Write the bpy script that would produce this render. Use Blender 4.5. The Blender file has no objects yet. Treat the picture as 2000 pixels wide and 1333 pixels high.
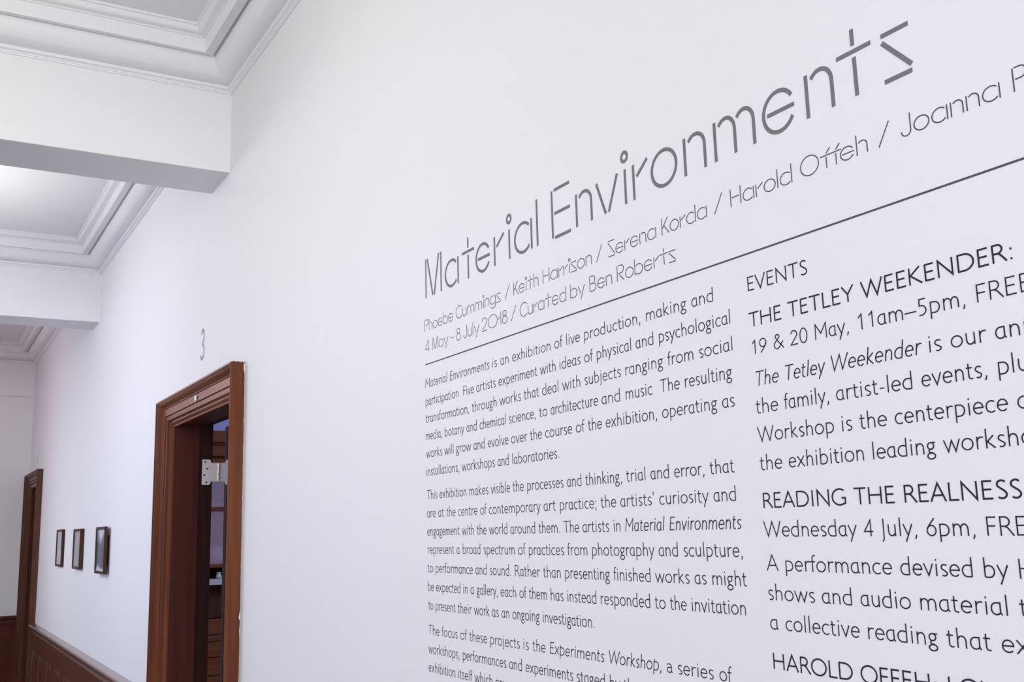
import bpy, bmesh, math, random
from mathutils import Matrix, Vector
random.seed(7)
SC = bpy.context.scene
COL = SC.collection
H0 = 1.65                                   # eye height: z values written 'relative' below are above this

# ------------------------------------------------------------------ camera, light, exposure
cam_d = bpy.data.cameras.new('camera')
cam = bpy.data.objects.new('camera', cam_d); COL.objects.link(cam)
cam_d.sensor_width = 36.0; cam_d.lens = 2005.41 / 2000 * 36.0
cam_d.clip_start = 0.02; cam_d.clip_end = 100
R = ((0.8647322915176531, 0.06691254697875129, 0.4977557383531053),
     (-0.5015062780493554, 0.1683411504009309, 0.8486181179769695),
     (-0.027009573926873028, -0.9834551175007974, 0.17912709113303107))   # columns: right, down, forward
cam.matrix_world = Matrix(((R[0][0], -R[0][1], -R[0][2], 0.0),
                           (R[1][0], -R[1][1], -R[1][2], 0.0),
                           (R[2][0], -R[2][1], -R[2][2], H0),
                           (0, 0, 0, 1)))
SC.camera = cam

world = bpy.data.worlds.new('daylight'); SC.world = world; world.use_nodes = True
bg = world.node_tree.nodes['Background']
bg.inputs[0].default_value = (0.80, 0.86, 1.0, 1); bg.inputs[1].default_value = 0.05

def area(name, loc, rot, sx, sy, power, color):
    l = bpy.data.lights.new(name, 'AREA'); l.shape = 'RECTANGLE'; l.size = sx; l.size_y = sy
    l.energy = power; l.color = color
    o = bpy.data.objects.new(name, l); COL.objects.link(o); o.location = loc; o.rotation_euler = rot
    return o
DAY = (0.93, 0.945, 1.0)
WIN_Y = (-1.6, 2.35, 5.6, 8.3)              # window centres along the left wall
for wy, p, c in zip(WIN_Y, (18, 9, 12.5, 21.5), ((0.94, 0.95, 0.80), (0.84, 0.945, 1.32), (0.80, 0.945, 1.48), (0.84, 0.94, 1.07))):     # sky light, so it comes in slanting downwards
    area('window_light', (-1.40, wy, 2.15), (0, math.radians(-62), 0), 1.6, 1.5, p, c).data.spread = math.radians(140)
area('near_window_light', (0.0, -3.42, 2.0), (math.radians(90), 0, 0), 1.6, 1.7, 134, (0.95, 0.95, 1.06))
area('side_room_light', (3.2, 5.4, 3.05), (0, 0, 0), 1.2, 1.2, 80, (0.80, 0.84, 1.0))
for lx, ly, p, c in ((-0.75, 2.3, 29, (0.96, 0.98, 0.80)), (-1.25, 5.3, 38, (1.0, 0.98, 0.93)), (-0.75, 9.3, 12.2, (1.32, 0.96, 1.06))):      # ceiling lamps hanging in the coffers, outside the frame; last one an added fill
    l = bpy.data.lights.new('coffer_lamp_and_fill', 'POINT'); l.energy = p; l.color = c; l.shadow_soft_size = 0.16
    o = bpy.data.objects.new('coffer_lamp_and_fill', l); COL.objects.link(o); o.location = (lx, ly, 3.03)

vs = SC.view_settings
vs.view_transform = 'Standard'; vs.look = 'None'; vs.gamma = 1.0; vs.use_curve_mapping = False
vs.exposure = 0.0

for uy, p in ((5.7, 6),):                            # unseen upward fill, added to brighten the ceiling between the two beams
    area('ceiling_fill', (-0.15, uy, 1.80), (math.radians(180), 0, 0), 0.8, 1.3, p, (0.99, 0.98, 0.90)).data.spread = math.radians(62)

# ------------------------------------------------------------------ materials
def new_mat(name):
    m = bpy.data.materials.new(name); m.use_nodes = True
    nt = m.node_tree; b = nt.nodes['Principled BSDF']
    return m, nt, b
def plain(name, col, rough=0.6, metal=0.0, spec=0.5):
    m, nt, b = new_mat(name)
    b.inputs['Base Color'].default_value = (*col, 1); b.inputs['Roughness'].default_value = rough
    b.inputs['Metallic'].default_value = metal; b.inputs['Specular IOR Level'].default_value = spec
    return m
def paint(name, col, rough=0.55, var=0.012, bump=0.02, scale=160):
    m, nt, b = new_mat(name)
    tc = nt.nodes.new('ShaderNodeTexCoord')
    n = nt.nodes.new('ShaderNodeTexNoise'); n.inputs['Scale'].default_value = 1.3; n.inputs['Detail'].default_value = 3
    mix = nt.nodes.new('ShaderNodeMix'); mix.data_type = 'RGBA'
    mix.inputs[6].default_value = (*[c * (1 - var) for c in col], 1); mix.inputs[7].default_value = (*[min(1, c * (1 + var)) for c in col], 1)
    nt.links.new(tc.outputs['Object'], n.inputs['Vector']); nt.links.new(n.outputs['Fac'], mix.inputs[0])
    nt.links.new(mix.outputs[2], b.inputs['Base Color'])
    n2 = nt.nodes.new('ShaderNodeTexNoise'); n2.inputs['Scale'].default_value = scale; n2.inputs['Detail'].default_value = 2
    bp = nt.nodes.new('ShaderNodeBump'); bp.inputs['Strength'].default_value = bump; bp.inputs['Distance'].default_value = 0.002
    nt.links.new(tc.outputs['Object'], n2.inputs['Vector']); nt.links.new(n2.outputs['Fac'], bp.inputs['Height'])
    nt.links.new(bp.outputs['Normal'], b.inputs['Normal'])
    b.inputs['Roughness'].default_value = rough; b.inputs['Specular IOR Level'].default_value = 0.3
    return m
def wood(name, c0, c1, c2, axis=2, rough=0.38, spec=0.5, coat=0.0):
    m, nt, b = new_mat(name)
    tc = nt.nodes.new('ShaderNodeTexCoord'); mp = nt.nodes.new('ShaderNodeMapping')
    sc = [38, 38, 38]; sc[axis] = 1.6
    mp.inputs['Scale'].default_value = sc
    n = nt.nodes.new('ShaderNodeTexNoise'); n.inputs['Scale'].default_value = 1.0; n.inputs['Detail'].default_value = 5; n.inputs['Distortion'].default_value = 0.6
    r = nt.nodes.new('ShaderNodeValToRGB'); e = r.color_ramp.elements
    e[0].position = 0.28; e[0].color = (*c0, 1); e[1].position = 0.74; e[1].color = (*c2, 1)
    k = e.new(0.5); k.color = (*c1, 1)
    bp = nt.nodes.new('ShaderNodeBump'); bp.inputs['Strength'].default_value = 0.06; bp.inputs['Distance'].default_value = 0.002
    nt.links.new(tc.outputs['Object'], mp.inputs['Vector']); nt.links.new(mp.outputs['Vector'], n.inputs['Vector'])
    nt.links.new(n.outputs['Fac'], r.inputs['Fac']); nt.links.new(r.outputs['Color'], b.inputs['Base Color'])
    nt.links.new(n.outputs['Fac'], bp.inputs['Height']); nt.links.new(bp.outputs['Normal'], b.inputs['Normal'])
    b.inputs['Roughness'].default_value = rough; b.inputs['Specular IOR Level'].default_value = spec
    b.inputs['Coat Weight'].default_value = coat; b.inputs['Coat Roughness'].default_value = 0.25
    return m
M = {}
M['wall'] = paint('white_wall_paint', (0.80, 0.80, 0.815))
M['ceiling'] = paint('white_ceiling_paint', (0.80, 0.795, 0.825), bump=0.0)
M['plaster'] = paint('white_plaster', (0.81, 0.81, 0.835), rough=0.45, bump=0.0)
M['side_wall'] = paint('lilac_wall_paint', (0.42, 0.43, 0.78))
M['floor'] = wood('floor_boards', (0.15, 0.10, 0.085), (0.19, 0.135, 0.12), (0.24, 0.17, 0.15), axis=1, rough=0.35)
M['wood'] = wood('red_brown_wood', (0.088, 0.024, 0.009), (0.136, 0.039, 0.014), (0.180, 0.056, 0.022), axis=2, rough=0.42, spec=0.14)
M['wood_h'] = wood('red_brown_wood_across', (0.080, 0.022, 0.008), (0.125, 0.036, 0.013), (0.165, 0.052, 0.021), axis=1, rough=0.30, spec=0.5)
M['wood_x'] = wood('red_brown_wood_crosswise', (0.080, 0.022, 0.008), (0.125, 0.036, 0.013), (0.165, 0.052, 0.021), axis=0, rough=0.5, spec=0.14)
M['head_wood_lit'] = wood('lit_red_brown_wood', (0.12, 0.036, 0.015), (0.20, 0.070, 0.034), (0.26, 0.10, 0.052), axis=1, rough=0.34, spec=0.35)  # same casing wood, base lightened to stand for light reflected off the head
M['polished'] = wood('polished_red_brown_wood', (0.060, 0.018, 0.008), (0.090, 0.027, 0.012), (0.115, 0.037, 0.018), axis=2, rough=0.4, spec=0.4, coat=0.5)
M['polished_h'] = wood('polished_red_brown_wood_along', (0.075, 0.024, 0.012), (0.115, 0.040, 0.022), (0.15, 0.058, 0.034), axis=1, rough=0.35, spec=0.5, coat=1.0)
M['mid_wood'] = wood('brown_red_wood', (0.060, 0.017, 0.007), (0.088, 0.026, 0.011), (0.110, 0.035, 0.016), axis=2, rough=0.42, spec=0.25)
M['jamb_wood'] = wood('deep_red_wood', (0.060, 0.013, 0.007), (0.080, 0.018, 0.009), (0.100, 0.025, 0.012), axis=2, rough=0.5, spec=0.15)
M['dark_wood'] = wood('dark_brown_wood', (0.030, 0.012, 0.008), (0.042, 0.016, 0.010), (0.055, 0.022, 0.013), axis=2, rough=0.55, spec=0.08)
M['cabinet_wood'] = wood('orange_brown_wood', (0.085, 0.026, 0.011), (0.110, 0.036, 0.016), (0.135, 0.046, 0.021), axis=0, rough=0.5, spec=0.12)
M['frame_wood'] = wood('walnut_frame', (0.034, 0.015, 0.009), (0.055, 0.025, 0.015), (0.075, 0.035, 0.022), axis=2, rough=0.5, spec=0.15)
M['title'] = plain('mid_grey_vinyl', (0.178, 0.178, 0.192), 0.6, 0, 0.15)
M['credit'] = plain('grey_vinyl', (0.085, 0.083, 0.094), 0.6, 0, 0.12)
M['text'] = plain('charcoal_vinyl', (0.028, 0.026, 0.044), 0.6, 0, 0.10)
M['number'] = plain('pale_grey_vinyl', (0.27, 0.27, 0.31), 0.5)
M['brass'] = plain('pale_brass', (0.95, 0.88, 0.76), 0.4, 0.15)
M['brass_pin'] = plain('brass', (0.80, 0.72, 0.46), 0.25, 0.9)
M['steel'] = plain('dark_screw', (0.07, 0.05, 0.04), 0.4, 0.5)
M['counter'] = paint('grey_counter_paint', (0.36, 0.34, 0.37))
M['white_plastic'] = plain('white_plastic', (0.82, 0.82, 0.80), 0.4)
M['chip'] = plain('white_paint_edge', (0.80, 0.77, 0.74), 0.6)
M['black'] = plain('dark_metal', (0.02, 0.02, 0.022), 0.4)
def glass_mat(name, col, rough=0.03, alpha=0.25):
    m, nt, b = new_mat(name)
    b.inputs['Base Color'].default_value = (*col, 1); b.inputs['Roughness'].default_value = rough
    b.inputs['Alpha'].default_value = alpha
    return m
M['glass'] = glass_mat('clear_glass', (0.75, 0.78, 0.85), 0.05, 0.05)
M['mauve_glass'] = glass_mat('mauve_glass', (0.36, 0.28, 0.33), 0.10, 0.45)

def print_mat(name, lo, mid, hi, scale, seed, stretch, bands=None):
    m, nt, b = new_mat(name)
    tc = nt.nodes.new('ShaderNodeTexCoord'); mp = nt.nodes.new('ShaderNodeMapping')
    mp.inputs['Location'].default_value = (seed, seed * .7, seed * .3); mp.inputs['Scale'].default_value = stretch
    n = nt.nodes.new('ShaderNodeTexNoise'); n.inputs['Scale'].default_value = scale; n.inputs['Detail'].default_value = 4
    r = nt.nodes.new('ShaderNodeValToRGB'); e = r.color_ramp.elements
    e[0].position = 0.36; e[0].color = (*lo, 1); e[1].position = 0.66; e[1].color = (*hi, 1)
    k = e.new(0.5); k.color = (*mid, 1)
    nt.links.new(tc.outputs['Object'], mp.inputs['Vector']); nt.links.new(mp.outputs['Vector'], n.inputs['Vector'])
    fac = n.outputs['Fac']
    if bands:                                # (height, lighter or darker) up the sheet: pale sky, dark trunks, pale foreground
        sep = nt.nodes.new('ShaderNodeSeparateXYZ'); mr = nt.nodes.new('ShaderNodeMapRange'); mr.inputs[2].default_value = 0.28
        rz = nt.nodes.new('ShaderNodeValToRGB'); ez = rz.color_ramp.elements
        mr.inputs[1].default_value = 0.0
        ez[0].position, ez[0].color = bands[0][0], (*[bands[0][1]] * 3, 1); ez[1].position, ez[1].color = bands[-1][0], (*[bands[-1][1]] * 3, 1)
        for q, v in bands[1:-1]: k = ez.new(q); k.color = (v, v, v, 1)
        ad = nt.nodes.new('ShaderNodeMath'); ad.operation = 'ADD'; sb = nt.nodes.new('ShaderNodeMath'); sb.operation = 'SUBTRACT'; sb.inputs[1].default_value = 0.5
        nt.links.new(tc.outputs['Object'], sep.inputs[0]); nt.links.new(sep.outputs['Z'], mr.inputs[0]); mr.inputs[1].default_value = 0.0; mr.inputs[2].default_value = 0.27
        nt.links.new(mr.outputs[0], rz.inputs[0]); nt.links.new(rz.outputs[0], ad.inputs[0]); nt.links.new(fac, ad.inputs[1]); nt.links.new(ad.outputs[0], sb.inputs[0]); fac = sb.outputs[0]
    nt.links.new(fac, r.inputs['Fac']); nt.links.new(r.outputs['Color'], b.inputs['Base Color'])
    b.inputs['Roughness'].default_value = 0.35
    return m
M['print_a'] = print_mat('pale_faded_print', (0.33, 0.31, 0.36), (0.40, 0.38, 0.43), (0.50, 0.49, 0.54), 5, 1.3, (1, 1, .4))
M['print_b'] = print_mat('grey_beige_print', (0.20, 0.18, 0.18), (0.33, 0.29, 0.29), (0.45, 0.41, 0.42), 7, 4.1, (1, 1, .7))
M['print_c'] = print_mat('blue_grey_tree_print', (0.012, 0.015, 0.03), (0.10, 0.11, 0.16), (0.60, 0.62, 0.68), 13, 7.7, (1, .5, .8), ((.08, .75), (.14, .45), (.22, .28), (.55, .32), (.70, .52), (.95, .68)))

# ------------------------------------------------------------------ builders
class MB:
    def __init__(s): s.v = []; s.f = []
    def add(s, vs_, fs):
        o = len(s.v); s.v += [tuple(p) for p in vs_]; s.f += [tuple(o + i for i in f) for f in fs]; return s
    def box(s, x0, x1, y0, y1, z0, z1):
        v = [(x0, y0, z0), (x1, y0, z0), (x1, y1, z0), (x0, y1, z0), (x0, y0, z1), (x1, y0, z1), (x1, y1, z1), (x0, y1, z1)]
        return s.add(v, [(3, 2, 1, 0), (4, 5, 6, 7), (0, 1, 5, 4), (1, 2, 6, 5), (2, 3, 7, 6), (3, 0, 4, 7)])
    def prism(s, pts, axis, a0, a1):
        """closed 2-D outline extruded along an axis; pts are the other two coordinates in x,y,z order"""
        def P(p, a):
            return {0: (a, p[0], p[1]), 1: (p[0], a, p[1]), 2: (p[0], p[1], a)}[axis]
        n = len(pts)
        v = [P(p, a0) for p in pts] + [P(p, a1) for p in pts]
        f = [(i, (i + 1) % n, n + (i + 1) % n, n + i) for i in range(n)]
        f += [tuple(range(n))[::-1], tuple(range(n, 2 * n))]
        return s.add(v, f)
    def cyl(s, c, r, axis, a0, a1, n=16):
        pts = [(c[0] + r * math.cos(2 * math.pi * i / n), c[1] + r * math.sin(2 * math.pi * i / n)) for i in range(n)]
        return s.prism(pts, axis, a0, a1)
    def sweep(s, rings, closed_ring=False, caps=True):
        n = len(rings[0]); v = [p for r in rings for p in r]; f = []
        for a in range(len(rings) - 1):
            for i in range(n if closed_ring else n - 1):
                j = (i + 1) % n
                f.append((a * n + i, a * n + j, (a + 1) * n + j, (a + 1) * n + i))
        if caps and closed_ring:
            f.append(tuple(range(n))[::-1]); f.append(tuple(range((len(rings) - 1) * n, len(rings) * n)))
        return s.add(v, f)
    def lathe(s, prof, c, n=20):
        rings = [[(c[0] + r * math.cos(2 * math.pi * i / n), c[1] + r * math.sin(2 * math.pi * i / n), c[2] + z) for i in range(n)] for r, z in prof]
        return s.sweep(rings, True, True)
def world_loc(o):
    p = Vector((0, 0, 0))
    while o: p += o.location; o = o.parent
    return p
def obj(name, mb, mat, parent=None, loc=None, bevel=0.0, smooth=False, normals=True):
    base = world_loc(parent) if parent else Vector((0, 0, 0))
    if loc is None: loc = base.copy()
    loc = Vector(loc)
    me = bpy.data.meshes.new(name)
    me.from_pydata([(x - loc.x, y - loc.y, z - loc.z) for x, y, z in mb.v], [], mb.f)
    if normals:
        bm = bmesh.new(); bm.from_mesh(me); bmesh.ops.recalc_face_normals(bm, faces=bm.faces); bm.to_mesh(me); bm.free()
    me.materials.append(mat); me.update()
    if smooth:
        for p in me.polygons: p.use_smooth = True
        me.set_sharp_from_angle(angle=math.radians(32))
    o = bpy.data.objects.new(name, me); COL.objects.link(o)
    o.parent = parent; o.location = loc - base
    if bevel:
        b = o.modifiers.new('bevel', 'BEVEL'); b.width = bevel; b.segments = 2; b.limit_method = 'ANGLE'
    return o
def empty(name, loc, parent=None):
    o = bpy.data.objects.new(name, None); COL.objects.link(o); o.empty_display_size = 0.05
    o.parent = parent; o.location = Vector(loc) - (world_loc(parent) if parent else Vector((0, 0, 0)))
    return o
def tag(o, label=None, cat=None, group=None, kind=None):
    if label: o['label'] = label
    if cat: o['category'] = cat
    if group: o['group'] = group
    if kind: o['kind'] = kind
    return o
def struct(name, mb, mat, label, cat, parent=None, **k):
    return tag(obj(name, mb, mat, parent, **k), label, cat, kind='structure')

# ------------------------------------------------------------------ the corridor shell
XL, XR, YN, YF, ZC = -1.5, 1.0, -3.5, 11.03, 3.55
WT = 0.18
ZD = 2.156                                  # clear height of the doorways
D1 = (3.680, 4.752)                          # doorway numbered 3
D2 = (9.950, 10.874)                         # doorway at the far end
b = MB().box(XL - .2, XR + WT, YN - .2, YF + .2, -0.12, 0.0)
struct('floor', b, M['floor'], 'brown boarded corridor floor below the white walls', 'floor')
b = MB().box(XL - .2, XR + WT, YN - .2, YF + .2, ZC, ZC + .12)
struct('ceiling', b, M['ceiling'], 'white coffered corridor ceiling, the flat panels inside the mouldings', 'ceiling')
b = MB()
b.box(XR, XR + WT, YN - .2, D1[0], 0, ZC); b.box(XR, XR + WT, D1[0], D1[1], ZD, ZC)
b.box(XR, XR + WT, D1[1], D2[0], 0, ZC); b.box(XR, XR + WT, D2[0], D2[1], ZD, ZC); b.box(XR, XR + WT, D2[1], YF + .2, 0, ZC)
struct('wall_right', b, M['wall'], 'long white wall carrying the lettering and the numbered doorways', 'wall')
b = MB().box(XL - .2, XR, YF, YF + .2, 0, ZC)
struct('wall_far', b, M['wall'], 'white end wall in shade beyond the far doorway', 'wall')
b = MB().box(XL, XR, 11.0, YF, H0 + 1.395, ZC)
tag(obj('ceiling_beam', b, M['wall'], bevel=.002), 'shallow white half beam along the top of the end wall', 'beam', kind='structure')
# left wall and near wall with window openings (outside the frame)
b = MB(); ys = [YN - .2]
for wy in WIN_Y: ys += [wy - .75, wy + .75]
ys.append(YF + .2)
for i in range(len(ys) - 1):
    if i % 2 == 0: b.box(XL - .2, XL, ys[i], ys[i + 1], 0, ZC)
    else: b.box(XL - .2, XL, ys[i], ys[i + 1], 0, 1.2); b.box(XL - .2, XL, ys[i], ys[i + 1], 2.95, ZC)
struct('wall_left', b, M['wall'], 'white window wall facing the lettered wall', 'wall')
b = MB().box(XL, -.8, YN - .2, YN, 0, ZC).box(.8, XR, YN - .2, YN, 0, ZC).box(-.8, .8, YN - .2, YN, 0, 1.15).box(-.8, .8, YN - .2, YN, 2.85, ZC)
struct('wall_near', b, M['wall'], 'white wall with a window at the near end of the corridor', 'wall')
for i, wy in enumerate(WIN_Y):
    w = tag(empty('window_%d' % (i + 1), (XL - .1, wy, 1.2)), 'white sash window in the window wall, number %s from the near end' % ('one', 'two', 'three', 'four')[i], 'window', kind='structure')
    f = MB().box(XL - .14, XL - .06, wy - .75, wy - .68, 1.2, 2.95).box(XL - .14, XL - .06, wy + .68, wy + .75, 1.2, 2.95)
    f.box(XL - .14, XL - .06, wy - .68, wy + .68, 1.2, 1.27).box(XL - .14, XL - .06, wy - .68, wy + .68, 2.88, 2.95).box(XL - .14, XL - .06, wy - .68, wy + .68, 1.93, 1.97)
    obj('window_frame', f, M['plaster'], w)
    obj('pane', MB().box(XL - .11, XL - .105, wy - .68, wy + .68, 1.27, 2.88), M['glass'], w)
w = tag(empty('window_5', (0, YN - .1, 1.15)), 'wide white window in the near end wall', 'window', kind='structure')
f = MB().box(-.8, -.73, YN - .14, YN - .06, 1.15, 2.85).box(.73, .8, YN - .14, YN - .06, 1.15, 2.85).box(-.73, .73, YN - .14, YN - .06, 1.15, 1.22).box(-.73, .73, YN - .14, YN - .06, 2.78, 2.85)
obj('window_frame', f, M['plaster'], w); obj('pane', MB().box(-.73, .73, YN - .11, YN - .105, 1.22, 2.78), M['glass'], w)

# ------------------------------------------------------------------ beams and coffer mouldings
ZB = H0 + 1.395
BEAMS = ((0.672, 0.957), (3.847, 4.132), (7.024, 7.309))
for (y0, y1), lab in zip(BEAMS, ('white ceiling beam overhead at the near end, behind the title', 'nearer white ceiling beam with a wide shaded underside, at the upper left',
                                 'farther white ceiling beam, above and left of the number 3')):
    tag(obj('ceiling_beam', MB().box(XL - .05, XR + .05, y0, y1, ZB, ZC + .02), M['wall'], bevel=.003), lab, 'beam', 'ceiling beams across the corridor', 'structure')
prof = [(0.0, 1.7170), (0.006, 1.7175), (0.0065, 1.7225), (0.010, 1.7235), (0.0105, 1.728), (0.013, 1.729)]
for k in range(7):                          # round bead
    a = -90 + 180 * k / 6; prof.append((0.0145 + .0075 * math.cos(math.radians(a)), 1.7385 + .0085 * math.sin(math.radians(a))))
prof.append((0.019, 1.749))
for k in range(11):                         # quarter round
    a = math.radians(90 * k / 10); prof.append((0.020 + .073 * math.sin(a), 1.823 - .0735 * math.cos(a)))
prof += [(0.093, 1.829), (0.103, 1.829), (0.105, 1.815), (0.139, 1.809), (0.1395, 1.812), (0.1445, 1.860), (0.150, 1.861), (0.1505, 1.865), (0.154, 1.866)]
for k in range(6):
    a = math.radians(90 * k / 5); prof.append((0.154 + .022 * math.sin(a), 1.867 + .016 * (1 - math.cos(a))))
prof += [(0.177, 1.890), (0.183, 1.892), (0.185, 1.9005)]
for i, (y0, y1, lab) in enumerate(((YN, .672, 'white coffer moulding in the bay above the camera'), (.957, 3.847, 'white rounded plaster coffer moulding at the top left, nearest bay'),
                                   (4.132, 7.024, 'white rounded coffer moulding between the two ceiling beams'), (7.309, 11.0, 'greyish rounded coffer moulding in the bay by the end wall'))):
    rings = [[(XL + d, y0 + d, H0 + z), (XR - d, y0 + d, H0 + z), (XR - d, y1 - d, H0 + z), (XL + d, y1 - d, H0 + z)] for d, z in prof]
    t = struct('trim_%d' % (i + 1), MB().sweep(rings, True, False), M['plaster'], lab, 'moulding', smooth=True, normals=False)

# ------------------------------------------------------------------ doors in the right wall
AP = [(0, 0), (0, .046), (.002, .051), (.009, .051), (.0100, .047), (.013, .0455), (.018, .042), (.023, .036), (.027, .029), (.031, .0235), (.0355, .0215), (.036, .012), (.0385, .012), (.039, .0215), (.0695, .0205),
      (.070, .010), (.0725, .010), (.073, .0165), (.091, .0155), (.0915, .006), (.095, .003), (.103, .004), (.107, .000), (.110, -.003), (.1115, -.007), (.119, -.005), (.121, -.012)]
def surround(y0, y1, ztop, leg_mat, head_mat, parent):
    """moulded surround: two legs and a head, mitred; y0,y1 and ztop are the outer edges"""
    near, far, head = [], [], []
    for u, p in AP:
        x = XR - p
        near.append([(x, y0 + u, 0.0), (x, y0 + u, ztop - u)]); far.append([(x, y1 - u, ztop - u), (x, y1 - u, 0.0)])
        head.append([(x, y0 + u, ztop - u), (x, y1 - u, ztop - u)])
    for r_ in (near, far): obj('side_casing', MB().sweep(r_, False, False), leg_mat, parent)
    obj('head_casing', MB().sweep(head, False, False), head_mat, parent)
def lining(y0, y1, zt, x0=XR + .008, xm=XR + .12, x1=XR + WT):
    m = MB(); e = .032
    m.box(x0, xm, y0, y0 + e, 0, zt); m.box(x0, xm, y1 - e, y1, 0, zt); m.box(x0, xm, y0 + e, y1 - e, zt - .018, zt)
    r = MB(); e = .026
    r.box(xm, x1, y0, y0 + e, 0, zt); r.box(xm, x1, y1 - e, y1, 0, zt); r.box(xm, x1, y0 + e, y1 - e, zt - .006, zt)
    return m, r
ZT = H0 + .606                              # outer top of the surrounds
d1 = tag(empty('door_1', (XR, 4.22, 0)), 'open doorway under the number 3 with a wide red-brown moulded wood surround', 'door', kind='structure')
surround(3.58, 4.853, ZT, M['wood'], M['head_wood_lit'], d1)
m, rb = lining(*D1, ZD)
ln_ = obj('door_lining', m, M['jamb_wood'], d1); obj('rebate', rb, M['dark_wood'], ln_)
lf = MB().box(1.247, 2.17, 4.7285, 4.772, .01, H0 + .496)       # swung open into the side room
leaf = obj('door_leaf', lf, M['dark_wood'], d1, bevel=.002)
# parliament hinge
def hinge_plate(xa, xb, xc, z0, z1, n0, n1):
    """outer tall part xa..xb, narrow neck to xc"""
    pts = [(xa, z0), (xb - .008 * (1 if xb > xa else -1), z0)]
    for k in range(5):
        a = math.radians(90 * k / 4); sg = 1 if xb > xa else -1
        pts.append((xb - .008 * sg + .008 * sg * math.sin(a) * 1.0, n0 - (n0 - z0) * math.cos(a)))
    pts += [(xc, n0), (xc, n1)]
    for k in range(5):
        a = math.radians(90 - 90 * k / 4); sg = 1 if xb > xa else -1
        pts.append((xb - .008 * sg + .008 * sg * math.sin(a), n1 + (z1 - n1) * math.cos(a)))
    pts.append((xa, z1))
    return pts
hz0, hz1 = H0 + .228, H0 + .341
hg = obj('hinge', MB().prism(hinge_plate(1.133, 1.172, 1.203, hz0, hz1, H0 + .243, H0 + .327), 1, 4.7175, 4.7225)
         .prism(hinge_plate(1.2885, 1.2385, 1.207, hz0, hz1, H0 + .243, H0 + .327), 1, 4.7225, 4.7265), M['brass'], d1)
hg['label'] = 'pale brass parliament hinge'
obj('knuckle', MB().cyl((1.205, 4.716), .0062, 2, H0 + .245, H0 + .272).cyl((1.205, 4.716), .0062, 2, H0 + .274, H0 + .297).cyl((1.205, 4.716), .0062, 2, H0 + .299, H0 + .325), M['brass_pin'], hg, smooth=True)
for (px, pz) in ((1.146, .330), (1.156, .300), (1.143, .271), (1.153, .239), (1.277, .330), (1.266, .300), (1.279, .271), (1.268, .239)):
    yy = 4.7168 if px < 1.2 else 4.7218
    obj('screw', MB().cyl((px, H0 + pz), .0042, 1, yy, yy + .002, 12), M['steel'], hg)
s_ = obj('sensor', MB().box(XR - .029, XR - .023, 4.188, 4.207, H0 + .538, H0 + .561), M['white_plastic'], d1, bevel=.002)
s_['label'] = 'small white plastic plate'
# ragged wall-paint edge along the near side of the surround
pe = MB(); z = 0.0; w0 = .003
while z < ZT:
    z1 = min(ZT, z + random.uniform(.008, .03)); w1 = max(.0004, min(.003, random.gauss(.0009, .0009)))
    if random.random() < .035: w1 = .005
    pe.add([(XR, 3.5793, z), (XR - w0, 3.5793, z), (XR - w1, 3.5793, z1), (XR, 3.5793, z1)], [(0, 1, 2, 3)])
    pe.add([(XR - .0008, 3.572, z), (XR - .0012, 3.5793, z), (XR - .0012, 3.5793, z1), (XR - .0008, 3.572, z1)], [(0, 1, 2, 3)])
    z = z1; w0 = w1
for cx, w, h in ((.9655, .0015, .005), (.967, .001, .008), (.979, .003, .002), (.983, .0015, .006), (.986, .003, .003), (.993, .002, .008)):
    pe.add([(cx - w / 2, 3.5792, ZT + .001), (cx + w / 2, 3.5792, ZT + .001), (cx + w / 5, 3.5792, ZT - h)], [(0, 1, 2)])
for cx, cz in ((.983, -.05), (.985, -.075), (.978, -.09), (.964, -.22), (.957, -.19)):
    pe.add([(cx - .0006, 3.5792, ZT + cz), (cx + .0001, 3.5792, ZT + cz - .0022), (cx + .0006, 3.5792, ZT + cz + .0003)], [(0, 1, 2)])
o = obj('paint_edge', pe, M['chip'], d1, normals=False); o['label'] = 'chipped white wall paint on the wood edge'

d2 = tag(empty('door_2', (XR, 10.41, 0)), 'dark wood doorway in the far corner beside the end wall', 'door', kind='structure')
surround(9.85, 10.972, ZT + .012, M['mid_wood'], M['mid_wood'], d2)
m, rb = lining(*D2, ZD)
ln_ = obj('door_lining', m, M['jamb_wood'], d2); obj('rebate', rb, M['dark_wood'], ln_)
lf2 = MB().box(1.10, 1.12, 9.985, 10.84, .01, ZD - .014)
leaf2 = obj('door_leaf', lf2, M['dark_wood'], d2)
pan = MB()
for z0, z1 in ((.2, .95), (1.1, 1.95)):
    for y0, y1 in ((10.08, 10.36), (10.46, 10.74)): pan.box(1.092, 1.101, y0, y1, z0, z1)
obj('door_panel', pan, M['dark_wood'], leaf2, bevel=.004)

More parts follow.
